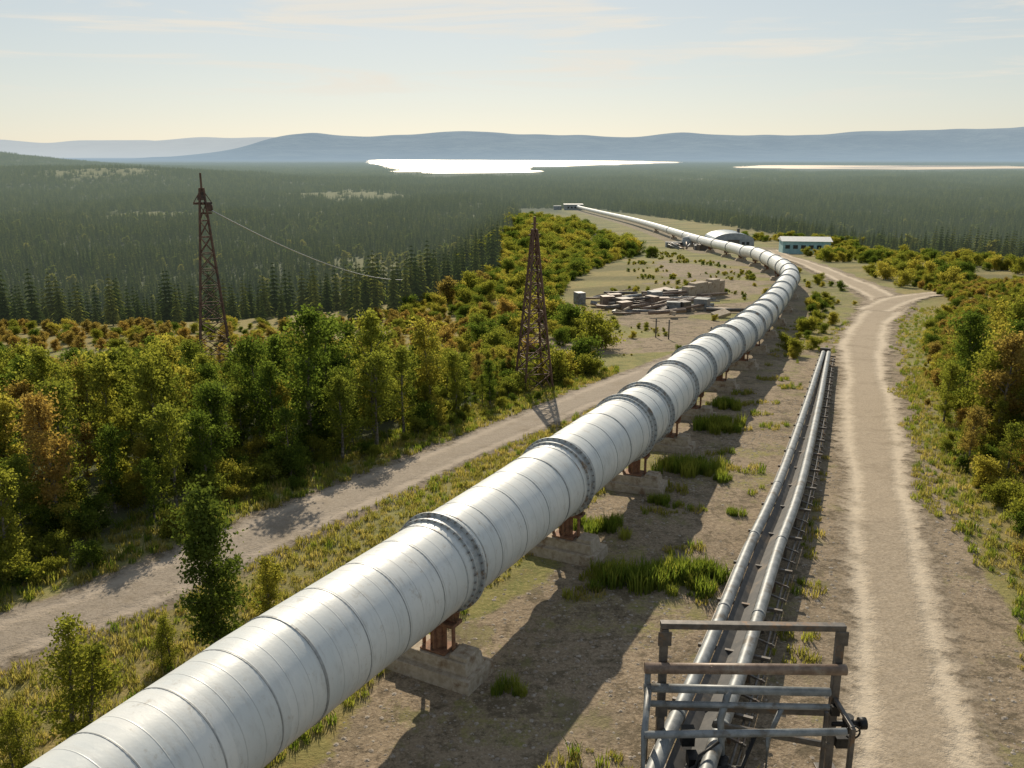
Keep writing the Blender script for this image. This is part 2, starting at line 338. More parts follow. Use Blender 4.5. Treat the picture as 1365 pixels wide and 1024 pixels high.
mountains('mountain_range',12600,prof(12600,[(-400,192),(-200,190),(-60,191),(0,186),(30,189),(60,191),(130,188),(200,189),(260,184),(320,184),(370,183),(430,188),(600,195),(900,198)]),6)
# ------------------------------------------------------------ pipeline
dd=np.r_[0,np.cumsum(np.hypot(*np.diff(PIPE,axis=0).T))]
PR=1.11
def pz(x,y): return float(h(x,y))+float(np.interp(y,[30,50,90,400],[2.75,2.6,2.45,2.4]))
def pipe_at(s):
    x=np.interp(s,dd,PIPE[:,0]);y=np.interp(s,dd,PIPE[:,1]);return Vector((x,y,pz(x,y)))
def s_of_y(y): return float(np.interp(y,PIPE[:,1],dd))
pipeline=empty('pipeline')
ss_=[0]
while ss_[-1]<dd[-1]-3:
    s=ss_[-1];ss_.append(s+(.42 if s<90 else 1.5 if s<200 else 4))
n=56;V=[];AL=[];AR=[]
cen=[pipe_at(s) for s in ss_]
zz=np.array([c.z for c in cen]);zz=np.convolve(np.pad(zz,6,'edge'),np.ones(13)/13,'valid')
for c,z in zip(cen,zz):c.z=z
def frame(s,e=.4):
    a=pipe_at(max(s-e,0));b=pipe_at(s+e);t=(b-a).normalized();r=t.cross(Vector((0,0,1))).normalized();u=r.cross(t);return pipe_at(s),t,r,u
def cz(s): return float(np.interp(s,ss_,zz))
for i,s in enumerate(ss_):
    t=(cen[min(i+1,len(cen)-1)]-cen[max(i-1,0)]).normalized();r=t.cross(Vector((0,0,1))).normalized();u=r.cross(t)
    for k in range(n):
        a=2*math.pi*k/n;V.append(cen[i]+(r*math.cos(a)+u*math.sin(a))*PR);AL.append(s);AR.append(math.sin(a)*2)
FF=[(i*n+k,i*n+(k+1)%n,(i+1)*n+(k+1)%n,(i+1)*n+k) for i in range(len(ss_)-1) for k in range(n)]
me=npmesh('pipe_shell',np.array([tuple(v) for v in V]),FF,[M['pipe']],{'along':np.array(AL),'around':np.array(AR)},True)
o=bpy.data.objects.new('pipe_shell',me);COL.objects.link(o);o.parent=pipeline
def ring(mb,s,w,r0,r1,n=48,mi=0):
    c,t,r,u=frame(s);c.z=cz(s);vs=[]
    for (dx,rr) in((-w/2,r0),(-w/2,r1),(w/2,r1),(w/2,r0)):
        for k in range(n):
            a=2*math.pi*k/n;vs.append(c+t*dx+(r*math.cos(a)+u*math.sin(a))*rr)
    fs=[(j*n+k,j*n+(k+1)%n,(j+1)*n+(k+1)%n,(j+1)*n+k) for j in range(3) for k in range(n)]
    mb.add(vs,fs,mi,False)
mb=MB()
fl_y=[18.9,24.5,29.8,32.2,37.5,42.5,47.5,52.5,57.5,62.5,68,74,80,87,94,102,110,120,130,141,153,166,180,200,222,246,275,310]
fl_s=[s_of_y(y) for y in fl_y]
s=1.0;i=0
while s<150:
    if min(abs(s-q) for q in fl_s)>.45:
        big=(i%4==0);ring(mb,s,.05 if big else .022,PR-.02,PR+(.016 if big else .007),64 if s<60 else 28)
    s+=1.25;i+=1
mb.obj('clamp_bands',[M['band']],pipeline)
mb=MB();mbb=MB()
for s in fl_s:
    near=s<s_of_y(60)
    ring(mb,s-.13,.045,PR-.02,PR+.07,64);ring(mb,s+.13,.045,PR-.02,PR+.13,64);ring(mb,s,.215,PR-.02,PR+.035,64,mi=0)
    ring(mb,s-.42,.03,PR-.02,PR+.012,64);ring(mb,s+.42,.03,PR-.02,PR+.012,64)
    if near:
        c,t,r,u=frame(s);c.z=cz(s)
        for k in range(40):
            a=2*math.pi*(k+.5)/40;q=c+(r*math.cos(a)+u*math.sin(a))*(PR+.095)
            mbb.tube([q+t*.07,q+t*.19],.022,6)
            q=c+(r*math.cos(a)+u*math.sin(a))*(PR+.048)
            mbb.tube([q-t*.21,q-t*.09],.018,6)
mb.obj('flange_rings',[M['flange'],M['pipe']],pipeline);mbb.obj('flange_bolts',[M['bolt']],pipeline)
# supports
sup_y=[6,12.3,18.9,25.3,31.4,37.2,43.1,51.2,59.5,67,76,86,97,109,122,136,151,167,185,205,230,260,300,345]
for y in sup_y:
    s=s_of_y(y);c,t,r,u=frame(s);zc=cz(s);x0,y0=c.x,c.y;gz=hs(x0,y0);bot=zc-PR
    ang=math.atan2(r.y,r.x);mb=MB();hh=bot-gz
    mb.box((0,0,.12),(2.4,1.2,.40),0,0,.96);mb.box((0.0,0,.46),(2.05,.80,.30),0,0,.93)
    mb.box((.72,0,.66),(.5,.6,.10),0,0,.95);
    ct=.61
    mb.box((.0,0,ct+.03),(.7,.6,.05),0,1)
    mb.tube([(0,0,ct+.05),(0,0,hh-.16)],.14,14,1);mb.box((0,0,hh-.28),(1.1,.42,.09),0,1);mb.box((0,0,(ct+hh-.3)/2),(.05,.46,hh-.3-ct),0,1);mb.box((0,0,(ct+hh-.3)/2),(.46,.05,hh-.3-ct),0,1)
    mb.tube([(.42,.0,ct),(.42,0,hh-.05)],.05,8,1);mb.tube([(-.42,.0,ct),(-.42,0,hh-.05)],.05,8,1)
    vs=[];ns=12
    for k in range(ns+1):
        a=math.radians(-90-38+76*k/ns)
        for (yy,rr) in((-.22,PR+.004),(.22,PR+.004),(.22,PR+.055),(-.22,PR+.055)):
            vs.append((math.cos(a)*rr,yy,hh+PR+math.sin(a)*rr))
    fs=[(k*4+j,k*4+(j+1)%4,(k+1)*4+(j+1)%4,(k+1)*4+j) for k in range(ns) for j in range(4)]
    mb.add(vs,fs,1)
    for sg in(-1,1):
        mb.add([(sg*.1,-.03,hh-.24),(sg*.55,-.03,hh-.24),(sg*.62,-.03,hh+.14),(sg*.1,-.03,hh-.03),(sg*.1,.03,hh-.24),(sg*.55,.03,hh-.24),(sg*.62,.03,hh+.14),(sg*.1,.03,hh-.03)],[(0,1,2,3),(7,6,5,4),(0,4,5,1),(1,5,6,2),(2,6,7,3),(3,7,4,0)],1)
    o=mb.obj('pipe_support',[M['concrete'],M['rust']],None,.015,(x0,y0,gz));o.rotation_euler=(0,0,ang)
# ------------------------------------------------------------ small twin pipes
tw=empty('twin_pipe_rack')
SLX=[-1.3,.1,2.65,4.6,6.9,9.5,14.8,18.4,22.0];SLY=[5,8,14.2,18.5,23.8,29.6,42.8,52,61.2]
SL=cr(SLX,SLY,8)
def path3(p,z): return [(a,b,hs(a,b)+z) for a,b in p]
gap=np.interp(SL[:,1],[14,30,45,61],[.92,.74,.55,.36])
def offv(path,dv):
    t=np.gradient(path,axis=0);L=np.hypot(t[:,0],t[:,1]);return path+np.stack([t[:,1]/L*dv,-t[:,0]/L*dv],-1)
SR=offv(SL,gap)
mb=MB();mb.tube(path3(SL,.9),.155,18,0);mb.obj('insulated_pipe_a',[M['grey']],tw)
mb=MB();mb.tube(path3(SR,.9),.155,18,0);mb.obj('insulated_pipe_b',[M['grey']],tw)
mb=MB()
A=path3(offv(SL,gap*0+.17),.86);B=path3(offv(SL,gap*.5),.66);C=path3(offv(SL,gap-.17),.86)
nA=len(A);mb.add(A+B+C,[(i,i+1,nA+i+1,nA+i) for i in range(nA-1)]+[(nA+i,nA+i+1,2*nA+i+1,2*nA+i) for i in range(nA-1)],0,False)
mb.obj('belt_tray',[M['rubber']],tw)
mb=MB();mb.tube(path3(offv(SL,gap+.33),.62),.035,8);mb.tube(path3(offv(SL,gap+.42),.50),.025,8);mb.tube(path3(offv(SL,gap+.30),.40),.03,8);mb.tube(path3(offv(SL,gap*0-.26),.55),.03,8)
mb.obj('cable_lines',[M['darksteel']],tw)
mb=MB();mc=MB()
dS=np.r_[0,np.cumsum(np.hypot(*np.diff(SL,axis=0).T))]
q=.6
while q<dS[-1]:
    x=np.interp(q,dS,SL[:,0]);y=np.interp(q,dS,SL[:,1]);x2=np.interp(q+.1,dS,SL[:,0]);y2=np.interp(q+.1,dS,SL[:,1]);gp=np.interp(q,dS,gap)
    t=Vector((x2-x,y2-y,0)).normalized() if q<dS[-1]-.2 else t;r=Vector((t.y,-t.x,0));gz=hs(x,y);p=Vector((x,y,gz))
    i=int(round((q-.6)/.8))
    if i%3==0:
        for k in(-.05,gp+.05): 
            mb.box(p+r*k+Vector((0,0,.35)),(.08,.08,.8),math.atan2(t.y,t.x))
        mb.bar(p+r*-.3+Vector((0,0,.70)),p+r*(gp+.5)+Vector((0,0,.70)),.08,.08)
        mb.bar(p+r*-.05+Vector((0,0,.1)),p+r*(gp+.05)+Vector((0,0,.6)),.04,.04)
    else:
        mb.bar(p+r*(gp)+Vector((0,0,.735)),p+r*(gp+.5)+Vector((0,0,.60)),.05,.05);mb.bar(p+r*(gp+.42)+Vector((0,0,.3)),p+r*(gp+.42)+Vector((0,0,.66)),.03,.04)
    if i%6==2:
        for k in(0,gp):
            cc=p+r*k+Vector((0,0,.9));mc.tube([cc-t*.05,cc+t*.05],.166,16)
    q+=.8
mb.obj('trestle_frames',[M['darksteel']],tw);mc.obj('pipe_clamps',[M['grey']],tw)
mb=MB();x,y=22.1,61.4;gz=hs(x,y);mb.box((x+.1,y,gz+.55),(.7,.25,1.3),-.4);mb.obj('end_box',[M['darksteel']],tw)
# ------------------------------------------------------------ steel frame in foreground
sf=empty('steel_pipe_frame');Yf=15.3
mb=MB();pw=.15
mb.box((2.93,Yf,1.58),(pw,pw,3.20));mb.box((6.32,Yf,1.55),(pw,pw,3.12));
mb.bar((2.85,Yf,3.26),(6.40,Yf,3.20),.16,.12)
mb.bar((2.93,Yf,1.50),(6.32,Yf,1.34),.10,.14)
mb.bar((3.9,Yf-.3,1.28),(6.3,Yf-.05,.62),.08,.12)
for x in(2.93,6.32):
    mb.box((x,Yf,.02),(.4,.4,.04))
    mb.box((x,Yf-.085,3.0),(.26,.02,.30));mb.box((x,Yf-.085,1.42),(.24,.02,.24))
mb.box((6.0,Yf-.5,.85),(.07,.07,1.7));mb.box((6.32,14.3,.85),(.09,.09,1.7));mb.bar((6.32,14.3,1.68),(6.32,Yf,1.68),.08,.08)
mb.obj('portal_frame',[M['darksteel']],sf,.012)
mb=MB()
mb.tube([(2.55,Yf-.19,2.44),(6.42,Yf-.19,2.40)],.105,14,0);mb.obj('brown_crossbeam',[M['brown']],sf)
mb=MB()
mb.tube([(2.55,Yf-.2,2.02),(6.15,Yf-.2,1.92)],.085,14);mb.tube([(2.6,Yf-.36,1.78),(6.1,Yf-.36,1.70)],.06,12)
mb.tube([(2.42,14.1,0),(2.42,14.1,1.72),(2.62,Yf-.35,2.1)],.06,10);mb.tube([(2.42,14.1,1.70),(6.2,14.3,1.62)],.07,12);mb.tube([(2.62,Yf-.15,0),(2.62,Yf-.15,2.45)],.06,10)
mb.tube([(2.42,14.1,.95),(2.62,Yf-.15,1.2)],.04,8)
mb.tube([(4.1,Yf-.5,.3),(4.0,Yf-.45,1.5),(4.2,Yf-.2,2.0)],.07,12);mb.tube([(4.9,Yf-.6,.1),(4.9,Yf-.6,1.2),(5.2,Yf-.35,1.7)],.05,10)
mb.obj('grey_rails',[M['grey']],sf)
mb=MB()
vx,vy,vz=6.62,15.25,1.12
mb.tube([(6.3,vy,vz),(6.95,vy,vz)],.06,12);mb.tube([(vx,vy,vz-.14),(vx,vy,vz+.16)],.11,14);mb.tube([(vx,vy-.28,vz),(vx,vy,vz)],.035,8)
for k in range(16):
    a=k*math.pi/8;b=(k+1)*math.pi/8;mb.tube([(vx+.14*math.cos(a),vy-.28,vz+.14*math.sin(a)),(vx+.14*math.cos(b),vy-.28,vz+.14*math.sin(b))],.018,6)
for k in range(4):
    a=k*math.pi/2+.3;mb.tube([(vx,vy-.28,vz),(vx+.14*math.cos(a),vy-.28,vz+.14*math.sin(a))],.013,6)
mb.tube([(6.84,vy,vz-.0),(6.98,vy,vz)],.12,12);mb.box((6.55,vy,.72),(.28,.18,.22));mb.box((6.3,vy-.12,1.5),(.16,.1,.2))
mb.tube([(4.05,14.7,.3),(4.05,14.7,.75)],.12,10);mb.box((3.6,14.6,.75),(.5,.3,.3));mb.box((3.4,14.9,1.1),(.25,.2,.35))
mb.tube([(3.1,14.5,.2),(3.6,14.6,.65),(4.4,14.6,.6),(4.7,14.9,1.1)],.05,8);mb.tube([(3.3,14.2,.3),(3.5,14.3,1.1),(3.9,14.5,1.25)],.03,8)
mb.obj('valve_and_fittings',[M['black']],sf)
# ------------------------------------------------------------ lattice towers
def tower(name,x,y,H,w0,arm):
    gz=hs(x,y)-.1;mb=MB();nl=11;wt=.22;lv=[]
    for i in range(nl+1):
        f=i/nl;f=f**.88;z=f*H*.93;w=w0*(1-f)**1.05*.92+wt*(1-(1-f)*.1)
        lv.append([Vector((sx*w/2,sy*w/2,z)) for sx,sy in((-1,-1),(1,-1),(1,1),(-1,1))])
    for i in range(nl):
        for k in range(4):
            a=lv[i][k];b=lv[i+1][k];c=lv[i][(k+1)%4];d=lv[i+1][(k+1)%4]
            mb.bar(a,b,.10,.10);mb.bar(a,d,.05,.05);mb.bar(c,b,.05,.05);mb.bar(b,d,.05,.05)
    top=H*.93
    mb.bar((0,0,top-.6),(0,0,H),.12,.12)
    if arm:
        z=H*.86;mb.bar((-.55,0,z),(.55,0,z),.12,.14);mb.bar((0,-.4,z),(0,.4,z),.1,.1);mb.bar((-.55,0,z),(0,0,z+.9),.05,.05);mb.bar((.55,0,z),(0,0,z+.9),.05,.05);mb.bar((-.3,0,z-.6),(.5,0,z-.6),.1,.1);mb.box((.3,0,z-.25),(.35,.3,.5));mb.box((-.12,0,z+.35),(.35,.35,.3))
        mb.tube([(.5,0,z-.1),(.5,0,z-.5)],.07,8)
    else:
        mb.bar((-.35,0,H*.90),(.35,0,H*.90),.08,.08);mb.bar((-.2,0,H*.96),(.2,0,H*.96),.06,.06)
    o=mb.obj(name,[M['towersteel']],None,0,(x,y,gz));o.rotation_euler=(0,0,.35);return gz
gz1=tower('lattice_tower',-19.0,55.5,13.0,2.1,True)
tower('lattice_tower',1.3,51.6,10.3,1.75,False)
mb=MB();a=Vector((-18.5,55.6,8.6));b=Vector((-13.5,120,-4.5));pts=[]
for i in range(41):
    t=i/40;q=a.lerp(b,t);q.z-=1.5*4*t*(1-t)*.9;pts.append(q)
mb.tube(pts,.042,5);mb.obj('power_cable',[M['wire']])
mb=MB();gz=hs(-13.5,120);mb.tube([(-13.5,120,gz-.2),(-13.5,120,-4.2)],[.12,.09],8);mb.bar((-14.2,120,-4.45),(-12.8,120,-4.45),.1,.1);mb.obj('utility_pole',[M['bark']])
for (x,y) in((12.6,76.3),(13.5,75.0),(16,70)):
    mb=MB();gz=hs(x,y);mb.tube([(x,y,gz-.1),(x,y,gz+1.7)],.06,8);mb.bar((x-.3,y,gz+1.45),(x+.3,y,gz+1.45),.05,.05);mb.obj('wooden_post',[M['bark']])
# ------------------------------------------------------------ scrap yard
rr=random.Random(3)
mb=MB()
for i in range(130):
    x=rr.gauss(16.5,3.8);y=rr.gauss(101,5)+ (x-15)*.3;gz=hs(x,y)
    if x<7 or x>26: continue
    k=rr.random()
    if k<.5: mb.box((x,y,gz+.1+rr.random()*.5),(rr.uniform(.4,2.6),rr.uniform(.3,1.3),rr.uniform(.12,.45)),0,rr.choice([0,0,1,2,3]),1,rot=Matrix.Rotation(rr.uniform(-.8,1.1),3,'Z')@Matrix.Rotation(rr.uniform(-.25,.25),3,'X')@Matrix.Rotation(rr.uniform(-.3,.3),3,'Y'))
    elif k<.92:
        a=rr.uniform(-.4,.9);L=rr.uniform(2.0,6);zz_=gz+.15+rr.random()*.8;mb.tube([(x-L/2*math.cos(a),y-L/2*math.sin(a),zz_),(x+L/2*math.cos(a),y+L/2*math.sin(a),zz_+rr.uniform(-.2,.4))],rr.uniform(.06,.24),10,rr.choice([1,2,3]))
    else: mb.box((x,y,gz+.6),(rr.uniform(.8,1.6),rr.uniform(.8,1.5),rr.uniform(1,1.6)),rr.uniform(-.5,.8),rr.choice([1,2,3]))
mb.obj('scrap_pile',[M['concrete'],M['brown'],M['darksteel'],M['grey']])
mb=MB()
for i in range(6):
    x=21.5+i*.95;y=107+i*1.1+rr.uniform(-.2,.2);gz=hs(x,y);mb.box((x,y,gz+.9),(1.5,1.1,rr.uniform(1.6,2.7)),.7+rr.uniform(-.1,.1),0)
mb.obj('concrete_block_wall',[M['concrete'],M['brown']])
mb=MB()
for i in range(30):
    x=rr.uniform(44,58);y=rr.uniform(236,262);gz=hs(x,y);k=rr.random()
    if k<.5: mb.box((x,y,gz+.6),(rr.uniform(1,3),rr.uniform(1,2.5),rr.uniform(.8,2.2)),rr.uniform(-.5,.8),rr.choice([0,2,3]))
    else: mb.tube([(x,y,gz+.5),(x+rr.uniform(-3,3),y+2,gz+rr.uniform(.5,2.6))],.2,8,rr.choice([1,3]))
mb.obj('pump_equipment',[M['wallA'],M['brown'],M['darksteel'],M['grey']])
# ------------------------------------------------------------ buildings
def hangar(x,y,w,d,hh):
    e=empty('curved_roof_hangar',(x,y,hs(x,y)-.3));mb=MB();n=14;vs=[]
    for yy in(-d/2,d/2):
        vs.append((-w/2,yy,0))
        for k in range(n+1):
            a=math.pi*(1-k/n);vs.append((w/2*math.cos(a),yy,hh*.55+hh*.45*math.sin(a)))
        vs.append((w/2,yy,0))
    m_=n+3;fs=[(k,k+1,m_+k+1,m_+k) for k in range(m_-1)]
    mb.add(vs,fs[1:-1],0);mb.add(vs,[fs[0],fs[-1],tuple(range(m_))[::-1],tuple(range(m_,2*m_))],1);mb.obj('shell',[M['roofA'],M['wallA']],e)
    mb=MB();mb.box((0,-d/2-.05,1.5),(3.2,.12,3.0),0,0)
    for k in(-4,-2.7,2.7,4):mb.box((k,-d/2-.05,2.0),(.8,.1,.8),0,1)
    mb.box((w*.2,-d*.1,hh+.3),(.7,.7,1.2),0,0)
    mb.obj('doors_windows',[M['darksteel'],M['glass']],e);return e
hangar(62,256,11.5,12,4.8)
e=empty('teal_shed',(74,226,hs(74,226)-.3));mb=MB();w,d,hh=11.5,7,3.6
mb.box((0,0,hh/2),(w,d,hh),0,0);mb.obj('walls',[M['wallT']],e)
mb=MB();mb.add([(-w/2-.4,-d/2-.4,hh+.01),(w/2+.4,-d/2-.4,hh+.01),(w/2+.4,d/2+.4,hh+.01),(-w/2-.4,d/2+.4,hh+.01),(-w/2-.4,0,hh+.9),(w/2+.4,0,hh+.9)],[(0,1,5,4),(2,3,4,5),(0,4,3),(1,2,5),(3,2,1,0)],0);mb.obj('roof',[M['white']],e)
mb=MB()
for k in range(5):mb.box((-4.6+k*1.9,-d/2-.03,2.2),(1.1,.1,.9),0,0)
mb.box((4.8,-d/2-.03,1.1),(1.1,.1,2.2),0,1);mb.obj('windows_door',[M['glass'],M['white']],e);e.rotation_euler=(0,0,-.15)
e=empty('storage_tank',(52,262,hs(52,262)-.2));mb=MB();mb.tube([(0,0,0),(0,0,2.6)],2.2,24,0);mb.tube([(0,0,2.6),(0,0,3.3)],[2.25,.2],24,1);mb.obj('tank_body',[M['wallA'],M['white']],e)
e=empty('pump_house',(47,692,hs(47,692)));mb=MB();mb.box((0,0,2),(14,8,4),0,0);mb.box((0,0,4.2),(15,9,.5),0,1);mb.box((-12,3,1.5),(6,6,3),0,0);mb.obj('walls',[M['wallA'],M['white']],e)
mb=MB()
for k in range(4):mb.box((-4+k*2.6,-4.05,2),(1.2,.1,1.2),0,0)
mb.obj('windows',[M['glass']],e)
# ------------------------------------------------------------ vegetation generators
def leaves(centers,sig,n_each,size,rs):
    c=np.repeat(centers,n_each,0);N=len(c);p=c+rs.normal(size=(N,3))*np.repeat(sig,n_each,0)[:,None]*np.array([1,1,.75])
    a=rs.normal(size=(N,3));a/=np.linalg.norm(a,axis=1)[:,None];b=np.cross(a,rs.normal(size=(N,3)));b/=np.linalg.norm(b,axis=1)[:,None]
    s=(size*rs.uniform(.6,1.35,N))[:,None]
    V=np.stack([p-a*s,p-b*s*.62,p+a*s,p+b*s*.62],1).reshape(-1,3)
    return V,N
def tree_mesh(name,seed,Ht,cr_,base,nb,ne,leaf,mat,shape=1.0,multi=1):
    rs=np.random.RandomState(seed);mb=MB();cs=[];sg=[]
    for st in range(multi):
        lean=rs.normal(size=2)*(.05 if multi==1 else .22)*Ht
        ox,oy=(0,0) if multi==1 else rs.normal(size=2)*.15
        hh=Ht*(1 if st==0 else rs.uniform(.7,.95))
        def tp(f): return Vector((ox+lean[0]*f**1.6+.06*math.sin(f*7+seed)*Ht*.12,oy+lean[1]*f**1.6+.05*math.cos(f*6+seed)*Ht*.12,f*hh))
        r0=.016*Ht+.02
        mb.tube([tp(f) for f in np.linspace(0,1,8)],[r0*(1-.88*f) for f in np.linspace(0,1,8)],6,0,False)
        for b in range(nb):
            f=base+(1-base)*(b+rs.rand()*.8)/nb;f=min(f,.99);az=b*2.4+rs.rand()*1.2
            g=(f-base)/(1-base);prof=(math.sin(math.pi*min(1,(g*.82+.16)))**.7)*shape+(1-shape)*(1-g)
            L=cr_*prof*rs.uniform(.5,1.25)+.12;el=rs.uniform(.15,.9)+g*.4
            p0=tp(f);d=Vector((math.cos(az)*math.cos(el),math.sin(az)*math.cos(el),math.sin(el)));p1=p0+d*L*.55;p2=p0+d*L+Vector((0,0,-.05*L))
            mb.tube([p0,p1,p2],[r0*.35*(1-f*.6),r0*.2,.006],4,0,False)
            for q,w in((.45,.8),(.8,1),(1.02,.9)):
                cs.append(tuple(p0.lerp(p2,q)+Vector(rs.normal(size=3)*.08*cr_)));sg.append(w*(.08+.15*cr_)*rs.uniform(.55,1.25))
        cs.append(tuple(tp(1.0)));sg.append(.12*cr_+.05)
    cs=np.array(cs);sg=np.array(sg);V,N=leaves(cs,sg,ne,leaf,rs)
    cl=np.repeat(np.repeat(rs.rand(len(cs)),ne)*.75+rs.rand(N)*.25,4)
    tv=np.array(mb.v);nt_=len(tv)
    me=bpy.data.meshes.new(name);fs=mb.f+[tuple(nt_+4*i+k for k in range(4)) for i in range(N)]
    me.from_pydata(np.vstack([tv,V]).tolist(),[],fs);me.materials.append(M['bark']);me.materials.append(M[mat])
    me.polygons.foreach_set('material_index',[0]*len(mb.f)+[1]*N)
    at=me.attributes.new('clump','FLOAT','POINT');at.data.foreach_set('value',np.r_[np.zeros(nt_),cl].astype(np.float32));me.update();return me
def conifer_mesh(name,seed,trees,layers=12,bl=8):
    rs=np.random.RandomState(seed);V=[];F=[];K=[]
    for (tx,ty,hh,rad) in trees:
        o=len(V)
        for k in range(4):
            a=k*math.pi/2;V.append((tx+.09*math.cos(a),ty+.09*math.sin(a),0))
        V.append((tx,ty,hh));K+= [0]*5
        for k in range(4):F.append((o+k,o+(k+1)%4,o+4,o+4))
        for i in range(layers):
            f=i/layers;z=hh*(.10+.87*f);r=rad*(1-f)**.85*rs.uniform(.8,1.1)+.1;kk=rs.rand()*.6
            for b in range(bl):
                a=2*math.pi*b/bl+i*.7+rs.rand()*.5;rl=r*rs.uniform(.65,1.15);ca,sa=math.cos(a),math.sin(a);w=r*.38
                o=len(V);V+=[(tx,ty,z+.10*hh/layers*2),(tx+ca*rl*.55-sa*w,ty+sa*rl*.55+ca*w,z-.05*rl),(tx+ca*rl,ty+sa*rl,z-.38*rl),(tx+ca*rl*.55+sa*w,ty+sa*rl*.55-ca*w,z-.05*rl)]
                K+=[kk+rs.rand()*.4]*4;F.append((o,o+1,o+2,o+3))
    me=bpy.data.meshes.new(name);me.from_pydata(V,[],[f if f[2]!=f[3] else f[:3] for f in F]);me.materials.append(M['needle'])
    at=me.attributes.new('clump','FLOAT','POINT');at.data.foreach_set('value',np.array(K,np.float32));me.update();return me
def tuft_mesh(name,seed,n,hh,spread,mat,w=.012):
    rs=np.random.RandomState(seed);V=[];F=[];K=[]
    for i in range(n):
        a=rs.rand()*6.28;r=spread*math.sqrt(rs.rand());x,y=r*math.cos(a),r*math.sin(a);b=rs.rand()*6.28;l=hh*rs.uniform(.5,1.15);le=l*rs.uniform(.15,.6);dx,dy=math.cos(b)*le,math.sin(b)*le
        px,py=-math.sin(b)*w,math.cos(b)*w;o=len(V);V+=[(x-px,y-py,-.02),(x+px,y+py,-.02),(x+px+dx*.4,y+py+dy*.4,l*.6),(x-px+dx*.4,y-py+dy*.4,l*.6),(x+dx,y+dy,l*.95)]
        K+=[rs.rand()]*5;F+=[(o,o+1,o+2,o+3),(o+3,o+2,o+4)]
    me=bpy.data.meshes.new(name);me.from_pydata(V,[],F);me.materials.append(M[mat]);at=me.attributes.new('clump','FLOAT','POINT');at.data.foreach_set('value',np.array(K,np.float32));me.update();return me
def stone_mesh(seed):
    rs=np.random.RandomState(seed);V=[(x*rs.uniform(.7,1.1),y*rs.uniform(.7,1.1),z*rs.uniform(.4,.7)) for x,y,z in [(1,0,0),(-1,0,0),(0,1,0),(0,-1,0),(0,0,1),(0,0,-.4),(.7,.7,.3),(-.7,.7,.2),(.7,-.7,.2),(-.7,-.7,.3)]]
    F=[(0,6,4),(6,2,4),(2,7,4),(7,1,4),(1,9,4),(9,3,4),(3,8,4),(8,0,4),(0,5,6),(6,5,2),(2,5,7),(7,5,1),(1,5,9),(9,5,3),(3,5,8),(8,5,0)]
    me=bpy.data.meshes.new('stone');me.from_pydata(V,[],F);me.materials.append(M['stone']);return me
def put(name,me,x,y,sc=1,rz=0,dz=-.05):
    o=bpy.data.objects.new(name,me);COL.objects.link(o);o.location=(x,y,hs(x,y)+dz);o.scale=(sc,sc,sc);o.rotation_euler=(0,0,rz);return o
def scatter(name,x,y,sc,vi,templates,dz=-.05):
    N=len(x)
    if N==0:return
    z=h(x,y)+dz;me=bpy.data.meshes.new(name);me.vertices.add(N);me.vertices.foreach_set('co',np.stack([x,y,z],-1).astype(np.float32).ravel())
    for n_,v in(('rz',R.rand(N)*6.283),('sc',sc)):
        at=me.attributes.new(n_,'FLOAT','POINT');at.data.foreach_set('value',np.asarray(v,np.float32))
    at=me.attributes.new('vi','INT','POINT');at.data.foreach_set('value',np.asarray(vi,np.int32))
    o=bpy.data.objects.new(name,me);COL.objects.link(o)
    c=bpy.data.collections.new(name+'_kinds')
    for t in templates:c.objects.link(t)
    ng=bpy.data.node_groups.new(name,'GeometryNodeTree');ng.interface.new_socket(name='Geometry',in_out='INPUT',socket_type='NodeSocketGeometry');ng.interface.new_socket(name='Geometry',in_out='OUTPUT',socket_type='NodeSocketGeometry')
    gi=ng.nodes.new('NodeGroupInput');go=ng.nodes.new('NodeGroupOutput');ip=ng.nodes.new('GeometryNodeInstanceOnPoints')
    ci=ng.nodes.new('GeometryNodeCollectionInfo');ci.inputs['Collection'].default_value=c;ci.inputs['Separate Children'].default_value=True;ci.inputs['Reset Children'].default_value=True
    def na(nm,ty):
        a=ng.nodes.new('GeometryNodeInputNamedAttribute');a.data_type=ty;a.inputs['Name'].default_value=nm;return a.outputs[0]
    cx=ng.nodes.new('ShaderNodeCombineXYZ');L=ng.links.new
    L(na('rz','FLOAT'),cx.inputs[2]);er=ng.nodes.new('FunctionNodeEulerToRotation');L(cx.outputs[0],er.inputs[0])
    L(gi.outputs[0],ip.inputs['Points']);L(ci.outputs[0],ip.inputs['Instance']);ip.inputs['Pick Instance'].default_value=True
    L(na('vi','INT'),ip.inputs['Instance Index']);L(er.outputs[0],ip.inputs['Rotation']);L(na('sc','FLOAT'),ip.inputs['Scale']);L(ip.outputs[0],go.inputs[0])
    md=o.modifiers.new('scatter','NODES');md.node_group=ng
def jgrid(x0,x1,y0,y1,s):
    a=np.arange(x0,x1,s);b=np.arange(y0,y1,s);x,y=np.meshgrid(a,b);x=x.ravel()+R.uniform(-.6,.6,x.size)*s;y=y.ravel()+R.uniform(-.6,.6,y.size)*s;return x,y
TM=[]
specs=[('leafg',.90),('leafg',1.05),('leafg',1.2),('leafy',.90),('leafy',1.15),('leafo',1.1),('leafd',.95)]
for i,(mt,cr0) in enumerate(specs):
    TM.append(tree_mesh('birch_%d'%i,20+i,5.0,cr0,.14+.05*(i%3),16,105,.062,mt,.85,1))
SM=[tree_mesh('shrub_%d'%i,60+i,1.6,.75,.05,7,65,.058,mt,.9,3) for i,mt in enumerate(['leafg','leafy','leafo','leafy'])]
